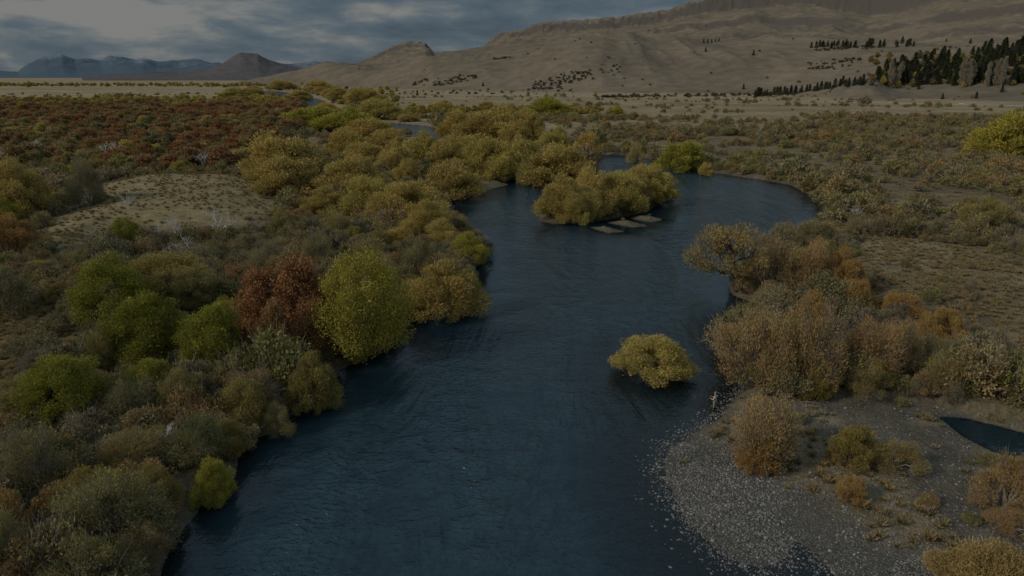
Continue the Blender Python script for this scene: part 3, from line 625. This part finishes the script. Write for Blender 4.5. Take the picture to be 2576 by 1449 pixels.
mx=b.n('ShaderNodeMixShader'); b.l(b.math('ADD',.12,b.math('MULTIPLY',da,.85),clamp=True),mx.inputs[0]); b.l(tp.outputs[0],mx.inputs[1]); b.l(df.outputs[0],mx.inputs[2])
gl=b.n('ShaderNodeBsdfGlossy'); gl.inputs['Roughness'].default_value=.05; b.l(bp.outputs[0],gl.inputs['Normal'])
fr=b.n('ShaderNodeFresnel'); fr.inputs[0].default_value=1.38; b.l(bp.outputs[0],fr.inputs['Normal'])
m2=b.n('ShaderNodeMixShader'); b.l(fr.outputs[0],m2.inputs[0]); b.l(mx.outputs[0],m2.inputs[1]); b.l(gl.outputs[0],m2.inputs[2]); b.l(m2.outputs[0],o.inputs[0])
me=quadmesh('water',np.stack([x,y,z],1),f,[m],None,{'depth':dep,'current':cur},True)
g=bpy.data.objects.new('water',me); root.objects.link(g); top(g,'deep blue rippling river winding between bushy banks','river',None,'structure')
# ---------------------------------------------------------------- hills
def hillmat(name,c1,c2,rock,sc=1.0):
    m,nt,o=newmat(name); b=NB(nt); tc=b.n('ShaderNodeTexCoord').outputs['Object']; ge=b.n('ShaderNodeNewGeometry')
    n1=b.noise(tc,.004*sc,8,.65); n2=b.noise(b.scalev(tc,(1,1,2.5)),.03*sc,8,.65)
    sz_=b.n('ShaderNodeSeparateXYZ'); b.l(ge.outputs['Normal'],sz_.inputs[0])
    c=b.mix(b.ramp(n1,[(.35,0.0),(.65,1.0)]),c1,c2); c=b.mix(1,c,b.ramp(n2,[(.35,(.80,.80,.80)),(.65,(1.15,1.15,1.15))]),'MULTIPLY')
    rk=b.math('ADD',sz_.outputs[2],b.math('MULTIPLY',b.math('SUBTRACT',n2,.5),.5)); rf=b.ramp(rk,[(.64,1.0),(.86,0.0)])
    c=b.mix(rf,c,rock); d=b.n('ShaderNodeBsdfDiffuse'); b.l(c,d.inputs[0])
    bp=b.n('ShaderNodeBump'); bp.inputs['Strength'].default_value=.55; bp.inputs['Distance'].default_value=9/sc; b.l(n2,bp.inputs['Height']); b.l(bp.outputs[0],d.inputs['Normal']); b.l(d.outputs[0],o.inputs[0]); return m
na,nr=1000,500
az=np.linspace(math.atan((560-CX)/F/.985),math.atan((3050-CX)/F/.985),na); rr=np.concatenate([np.geomspace(950,2900,230),np.linspace(2908,5600,270)])
RR,AZ=np.meshgrid(rr,az,indexing='ij'); x=(RR*np.sin(AZ)).ravel(); y=(RR*np.cos(AZ)).ravel(); z=hill_h(x,y)
i,j=np.meshgrid(np.arange(nr-1),np.arange(na-1),indexing='ij'); f=np.stack([i*na+j,i*na+j+1,(i+1)*na+j+1,(i+1)*na+j],-1).reshape(-1,4)
me=quadmesh('hills',np.stack([x,y,z],1),f,[hillmat('hill_grass_rock',(.16,.128,.092),(.22,.173,.118),(.115,.098,.083))],None,{},True)
g=bpy.data.objects.new('hills',me); root.objects.link(g); top(g,'dry brown grassy hills with rocky cliff ridge','hills',None,'structure')
def ridge(name,cols_,ys,rad,width,mat,label,amp,fs):
    na=500; pxs=np.linspace(cols_[0],cols_[-1],na); prof=np.interp(pxs,cols_,ys); hs=np.maximum(0,H+slope(pxs,prof)*rad); az=np.arctan((pxs-CX)/F/.985)
    ts=np.linspace(-1,1,70); Tt,A=np.meshgrid(ts,az,indexing='ij'); RR=rad+Tt*width; x=(RR*np.sin(A)).ravel(); y=(RR*np.cos(A)).ravel()
    f_=np.where(Tt<0,np.clip(1+Tt,0,1)**1.5,np.clip(1-Tt,0,1)); hh=np.repeat(hs[None],70,0)*f_
    hh=hh.ravel()+(fbm(x/fs,y/fs,5,True)-.68)*amp*hh.ravel()/max(hs.max(),1); z=hh-4
    i,j=np.meshgrid(np.arange(69),np.arange(na-1),indexing='ij'); f=np.stack([i*na+j,i*na+j+1,(i+1)*na+j+1,(i+1)*na+j],-1).reshape(-1,4)
    me=quadmesh(name,np.stack([x,y,z],1),f,[mat],None,{},True); g=bpy.data.objects.new(name,me); root.objects.link(g); top(g,label,name,None,'structure')
ridge('butte',[270,330,400,460,500,560,600,635,650,690,715,760,800,880],[193,186,184,180,180,172,160,142,137,138,151,164,172,190],7500,1500,hillmat('butte_rock',(.11,.10,.098),(.135,.118,.112),(.10,.096,.095),.5),'distant flat-topped brown butte on the plain',90,500)
m,nt,o=newmat('hazed_snow_mountain'); b=NB(nt); tc=b.n('ShaderNodeTexCoord').outputs['Object']; s_=b.n('ShaderNodeSeparateXYZ'); b.l(tc,s_.inputs[0])
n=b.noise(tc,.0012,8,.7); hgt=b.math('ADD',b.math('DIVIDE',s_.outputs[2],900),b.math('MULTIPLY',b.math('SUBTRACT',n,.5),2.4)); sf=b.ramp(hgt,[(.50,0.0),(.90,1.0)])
c=b.mix(sf,(.095,.126,.150),(.20,.225,.245)); d=b.n('ShaderNodeBsdfDiffuse'); b.l(c,d.inputs[0]); b.l(d.outputs[0],o.inputs[0])  # distance haze painted into the base colours: bluish slopes, dulled snow
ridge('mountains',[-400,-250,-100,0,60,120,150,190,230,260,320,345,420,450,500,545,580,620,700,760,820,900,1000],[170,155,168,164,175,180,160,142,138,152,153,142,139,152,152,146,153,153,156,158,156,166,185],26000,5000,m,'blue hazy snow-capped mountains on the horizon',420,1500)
# ---------------------------------------------------------------- road + car
pts=np.array([G(px,py,0) for px,py in [(1150,240),(1350,241),(1550,243),(1750,247),(1950,253),(2150,259),(2350,264),(2576,268),(2900,272)]])
tt=np.linspace(0,len(pts)-1,200); cx=np.interp(tt,range(len(pts)),pts[:,0]); cy=np.interp(tt,range(len(pts)),pts[:,1]); d=np.gradient(np.stack([cx,cy],1),axis=0); d/=np.linalg.norm(d,axis=1)[:,None]; nn=np.stack([-d[:,1],d[:,0]],1)
def ribbon(o0,o1,zz):
    a=np.stack([cx,cy],1)+nn*o0; b_=np.stack([cx,cy],1)+nn*o1; v=np.zeros((400,3)); v[0::2,:2]=a; v[1::2,:2]=b_; v[:,2]=zz; i=np.arange(199)*2; return v,np.stack([i,i+1,i+3,i+2],1)
mb=MB(); v,f=ribbon(-5,5,1.55); mb.add(v,f,0,np.zeros(400)); v,f=ribbon(-5,-9,1.5); v[1::2,2]=.3; mb.add(v,f,2,np.zeros(400)); v,f=ribbon(5,9,1.5); v[1::2,2]=.3; mb.add(v,f,2,np.zeros(400))
for o0 in(-4.5,4.3,-.1): v,f=ribbon(o0,o0+.2,1.56); mb.add(v,f,1,np.zeros(400))
g=bpy.data.objects.new('road',mb.mesh('road',[plain('asphalt',(.17,.17,.17),.9),plain('road_paint',(.7,.7,.66)),plain('verge_gravel',(.33,.28,.2),.95)])); root.objects.link(g); top(g,'two-lane asphalt highway crossing the dry plain','road',None,'structure')
k=int(np.argmin(abs(proj(cx,cy,1.5)[0]-2415))); ang=math.atan2(d[k][1],d[k][0])
car=bpy.data.objects.new('car',None); root.objects.link(car); car.location=(cx[k]+nn[k][0]*-2,cy[k]+nn[k][1]*-2,1.56); car.rotation_euler=(0,0,ang); top(car,'small white car driving along the valley highway','car')
def prism(prof,w,name,mat,loc=(0,0,0)):
    bm=bmesh.new(); a=[bm.verts.new((x,-w/2,z)) for x,z in prof]; b2=[bm.verts.new((x,w/2,z)) for x,z in prof]; bm.faces.new(a); bm.faces.new(b2[::-1])
    for i in range(len(prof)): bm.faces.new([a[i],b2[i],b2[(i+1)%len(prof)],a[(i+1)%len(prof)]])
    bmesh.ops.recalc_face_normals(bm,faces=bm.faces); bmesh.ops.bevel(bm,geom=bm.edges[:],offset=.04,segments=2,affect='EDGES'); me=bpy.data.meshes.new(name); bm.to_mesh(me); bm.free(); me.materials.append(mat); q=bpy.data.objects.new(name,me); root.objects.link(q); q.parent=car; q.location=loc; return q
prism([(-2.1,.35),(2.1,.35),(2.15,.75),(1.2,.95),(-2.0,1.0),(-2.15,.7)],1.75,'body',plain('white_paint',(.8,.8,.8),.3))
prism([(-1.7,.98),(1.1,.94),(.45,1.45),(-1.2,1.47)],1.55,'cabin_window',plain('dark_glass',(.03,.035,.04),.1))
tyre=plain('tyre_rubber',(.03,.03,.03),.9)
for a in(-1.35,1.35):
    for s in(-.8,.8): prism([(math.cos(t)*.33,math.sin(t)*.33) for t in np.arange(12)*math.pi/6],.22,'wheel',tyre,(a,s,.33))
# ---------------------------------------------------------------- fisherman
fx,fy=G(1797,1024,0); fz=-.3
per=bpy.data.objects.new('person',None); root.objects.link(per); per.location=(fx,fy,fz); per.rotation_euler=(0,0,R_(150)); top(per,'fisherman in beige jacket and tan waders standing knee-deep, casting','person')
def skin2(name,V,E,Rd,mat,rt=0,sub=2):
    me=bpy.data.meshes.new(name); me.from_pydata(V,E,[]); me.materials.append(mat); q=bpy.data.objects.new(name,me); root.objects.link(q); q.parent=per
    q.modifiers.new('skin','SKIN')
    if not me.skin_vertices:
        bpy.context.view_layer.objects.active=q; bpy.ops.mesh.customdata_skin_add()
    for i,r_ in enumerate(Rd): me.skin_vertices[0].data[i].radius=(r_ if isinstance(r_,tuple) else (r_,r_))
    me.skin_vertices[0].data[rt].use_root=True; q.modifiers['skin'].use_smooth_shade=True; s=q.modifiers.new('sub','SUBSURF'); s.levels=sub; s.render_levels=sub; return q
skinm=plain('skin',(.45,.28,.2)); jac=plain('beige_jacket',(.50,.43,.34),.9); wad=plain('tan_waders',(.26,.22,.16),.8); capm=plain('cap_cloth',(.35,.31,.25),.9)
V=[(0,0,.95),(0,0,1.15),(0,0,1.38),(.01,0,1.5),(.02,0,1.58),(.03,0,1.68),(.02,0,1.77),(.13,0,1.64),
 (0,.2,1.4),(.12,.3,1.15),(.36,.22,1.2),(.44,.2,1.22),(0,-.2,1.4),(.1,-.3,1.15),(.34,-.22,1.22),(.42,-.2,1.24),
 (.02,.1,.88),(.05,.14,.48),(0,.15,.08),(.17,.17,.04),(-.02,-.1,.88),(.0,-.14,.48),(-.05,-.15,.08),(.12,-.17,.04)]
E=[(0,1),(1,2),(2,3),(3,4),(4,5),(5,6),(5,7),(2,8),(8,9),(9,10),(10,11),(2,12),(12,13),(13,14),(14,15),(0,16),(16,17),(17,18),(18,19),(0,20),(20,21),(21,22),(22,23)]
Rd=[(.13,.15),.13,.16,.06,.06,.1,.085,.018,.06,.045,.03,.032,.06,.045,.03,.032,.085,.06,.045,.04,.085,.06,.045,.04]
for s,b0 in((1,11),(-1,15)):
    hx_,hy_,hz_=V[b0]
    for kf in range(4):
        n0=len(V); yo=(kf-1.5)*.02; ln=[.03,.036,.034,.026][kf]; V+= [(hx_+.04,hy_+yo,hz_),(hx_+.04+ln,hy_+yo,hz_-.015),(hx_+.03+ln,hy_+yo,hz_-.045)]; E+=[(b0,n0),(n0,n0+1),(n0+1,n0+2)]; Rd+=[.009,.008,.007]
    n0=len(V); V+=[(hx_+.01,hy_-s*.045,hz_+.01),(hx_+.04,hy_-s*.05,hz_-.02)]; E+=[(b0,n0),(n0,n0+1)]; Rd+=[.01,.009]
skin2('body',V,E,Rd,skinm)
skin2('jacket',[(0,0,.9),(0,0,1.12),(0,0,1.37),(0,0,1.47),(0,.21,1.4),(.12,.31,1.15),(.3,.24,1.19),(0,-.21,1.4),(.1,-.31,1.15),(.28,-.24,1.21)],[(0,1),(1,2),(2,3),(2,4),(4,5),(5,6),(2,7),(7,8),(8,9)],[(.17,.19),.165,(.18,.2),.09,.08,.065,.05,.08,.065,.05],jac)
skin2('waders',[(0,0,.98),(.02,.1,.86),(.05,.14,.48),(0,.15,.1),(-.02,-.1,.86),(0,-.14,.48),(-.05,-.15,.1)],[(0,1),(1,2),(2,3),(0,4),(4,5),(5,6)],[(.155,.17),.11,.085,.07,.11,.085,.07],wad)
skin2('cap',[(.0,0,1.75),(.02,0,1.82),(.15,0,1.765)],[(0,1),(0,2)],[(.105,.105),(.07,.07),(.05,.012)],capm)
mb=MB(); mb.tube([(0,0,0),(.9,0,.7),(1.7,0,1.5),(2.3,0,2.25)],[.014,.011,.007,.003],0,6); mb.tube([(.06,0,.0),(.08,0,.05)],[.035,.035],0,8)
rod=bpy.data.objects.new('fishing_rod',mb.mesh('fishing_rod',[plain('rod_graphite',(.06,.05,.04),.4)])); root.objects.link(rod)
from mathutils import Matrix
rod.matrix_world=Matrix.Translation((fx,fy,fz))@Matrix.Rotation(R_(150),4,'Z')@Matrix.Translation((.44,-.2,1.2)); top(rod,'slim dark fishing rod held by the wading fisherman','fishing rod')
# ---------------------------------------------------------------- light, sky
SE,SA=R_(30),(-.88,-.38)
sv=Vector((SA[0],SA[1],math.tan(SE)*math.hypot(*SA))).normalized()
sun=bpy.data.lights.new('sun','SUN'); sun.energy=1.5; sun.angle=R_(10); sun.color=(1,.92,.80); so=bpy.data.objects.new('sun',sun); root.objects.link(so); so.rotation_euler=sv.to_track_quat('Z','Y').to_euler()
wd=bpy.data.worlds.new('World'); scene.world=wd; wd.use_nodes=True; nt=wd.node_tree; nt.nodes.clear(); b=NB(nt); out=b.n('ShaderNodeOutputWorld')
sk=b.n('ShaderNodeTexSky',sky_type='NISHITA'); sk.sun_disc=False; sk.sun_elevation=SE; sk.sun_rotation=math.atan2(SA[0],SA[1])
b1=b.n('ShaderNodeBackground'); b.l(sk.outputs[0],b1.inputs[0]); b1.inputs[1].default_value=.05
tc=b.n('ShaderNodeTexCoord').outputs['Generated']; sp=b.n('ShaderNodeSeparateXYZ'); b.l(tc,sp.inputs[0])
az=b.math('ARCTAN2',sp.outputs[0],sp.outputs[1]); el=sp.outputs[2]
cb=b.n('ShaderNodeCombineXYZ'); b.l(b.math('MULTIPLY',az,5.0),cb.inputs[0]); b.l(b.math('MULTIPLY',el,17.0),cb.inputs[1]); cb.inputs[2].default_value=1.7
n1=b.noise(cb.outputs[0],2.1,7,.56,.2)
cb2=b.n('ShaderNodeCombineXYZ'); b.l(b.math('MULTIPLY',az,3.4),cb2.inputs[0]); b.l(b.math('MULTIPLY',el,26.0),cb2.inputs[1]); cb2.inputs[2].default_value=4.2
n2=b.noise(cb2.outputs[0],1.8,4,.6,.3)
def gauss(a0,wa,e0,we):
    p=b.math('POWER',b.math('DIVIDE',b.math('SUBTRACT',az,a0),wa),2.0); q=b.math('POWER',b.math('DIVIDE',b.math('SUBTRACT',el,e0),we),2.0)
    return b.math('EXPONENT',b.math('MULTIPLY',b.math('ADD',p,q),-1.0))
mk=b.math('ADD',b.math('MULTIPLY',gauss(-.50,.25,.070,.020),.27),b.math('MULTIPLY',gauss(-.13,.07,.090,.010),.20))
mk=b.math('ADD',mk,b.math('MULTIPLY',gauss(.08,.10,.068,.012),.07))
mk=b.math('ADD',mk,b.math('MULTIPLY',gauss(-.5,.3,.018,.012),.07))
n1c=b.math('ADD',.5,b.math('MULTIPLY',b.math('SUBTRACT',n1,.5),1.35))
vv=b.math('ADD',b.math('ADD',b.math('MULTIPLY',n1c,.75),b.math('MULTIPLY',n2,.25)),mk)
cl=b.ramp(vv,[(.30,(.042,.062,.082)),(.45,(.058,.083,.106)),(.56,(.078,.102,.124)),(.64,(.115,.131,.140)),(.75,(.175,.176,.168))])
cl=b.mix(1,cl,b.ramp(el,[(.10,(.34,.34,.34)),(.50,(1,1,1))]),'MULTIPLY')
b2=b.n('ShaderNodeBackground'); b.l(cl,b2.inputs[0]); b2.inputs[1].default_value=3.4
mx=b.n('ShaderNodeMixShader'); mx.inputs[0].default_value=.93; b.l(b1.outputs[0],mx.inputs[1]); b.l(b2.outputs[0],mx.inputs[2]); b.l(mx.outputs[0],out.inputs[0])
# ---------------------------------------------------------------- camera
cam=bpy.data.cameras.new('camera'); cam.lens=24; cam.sensor_width=36; cam.clip_end=120000; cam.clip_start=.5; co=bpy.data.objects.new('camera',cam); root.objects.link(co); co.location=(0,0,H); co.rotation_euler=(math.pi/2-P,0,0); scene.camera=co
scene.view_settings.view_transform='Standard'; scene.view_settings.look='None'; scene.view_settings.exposure=0
print('shrubs',len(sx),'beech',len(rx),'peb',len(px_),'grass',len(gx))
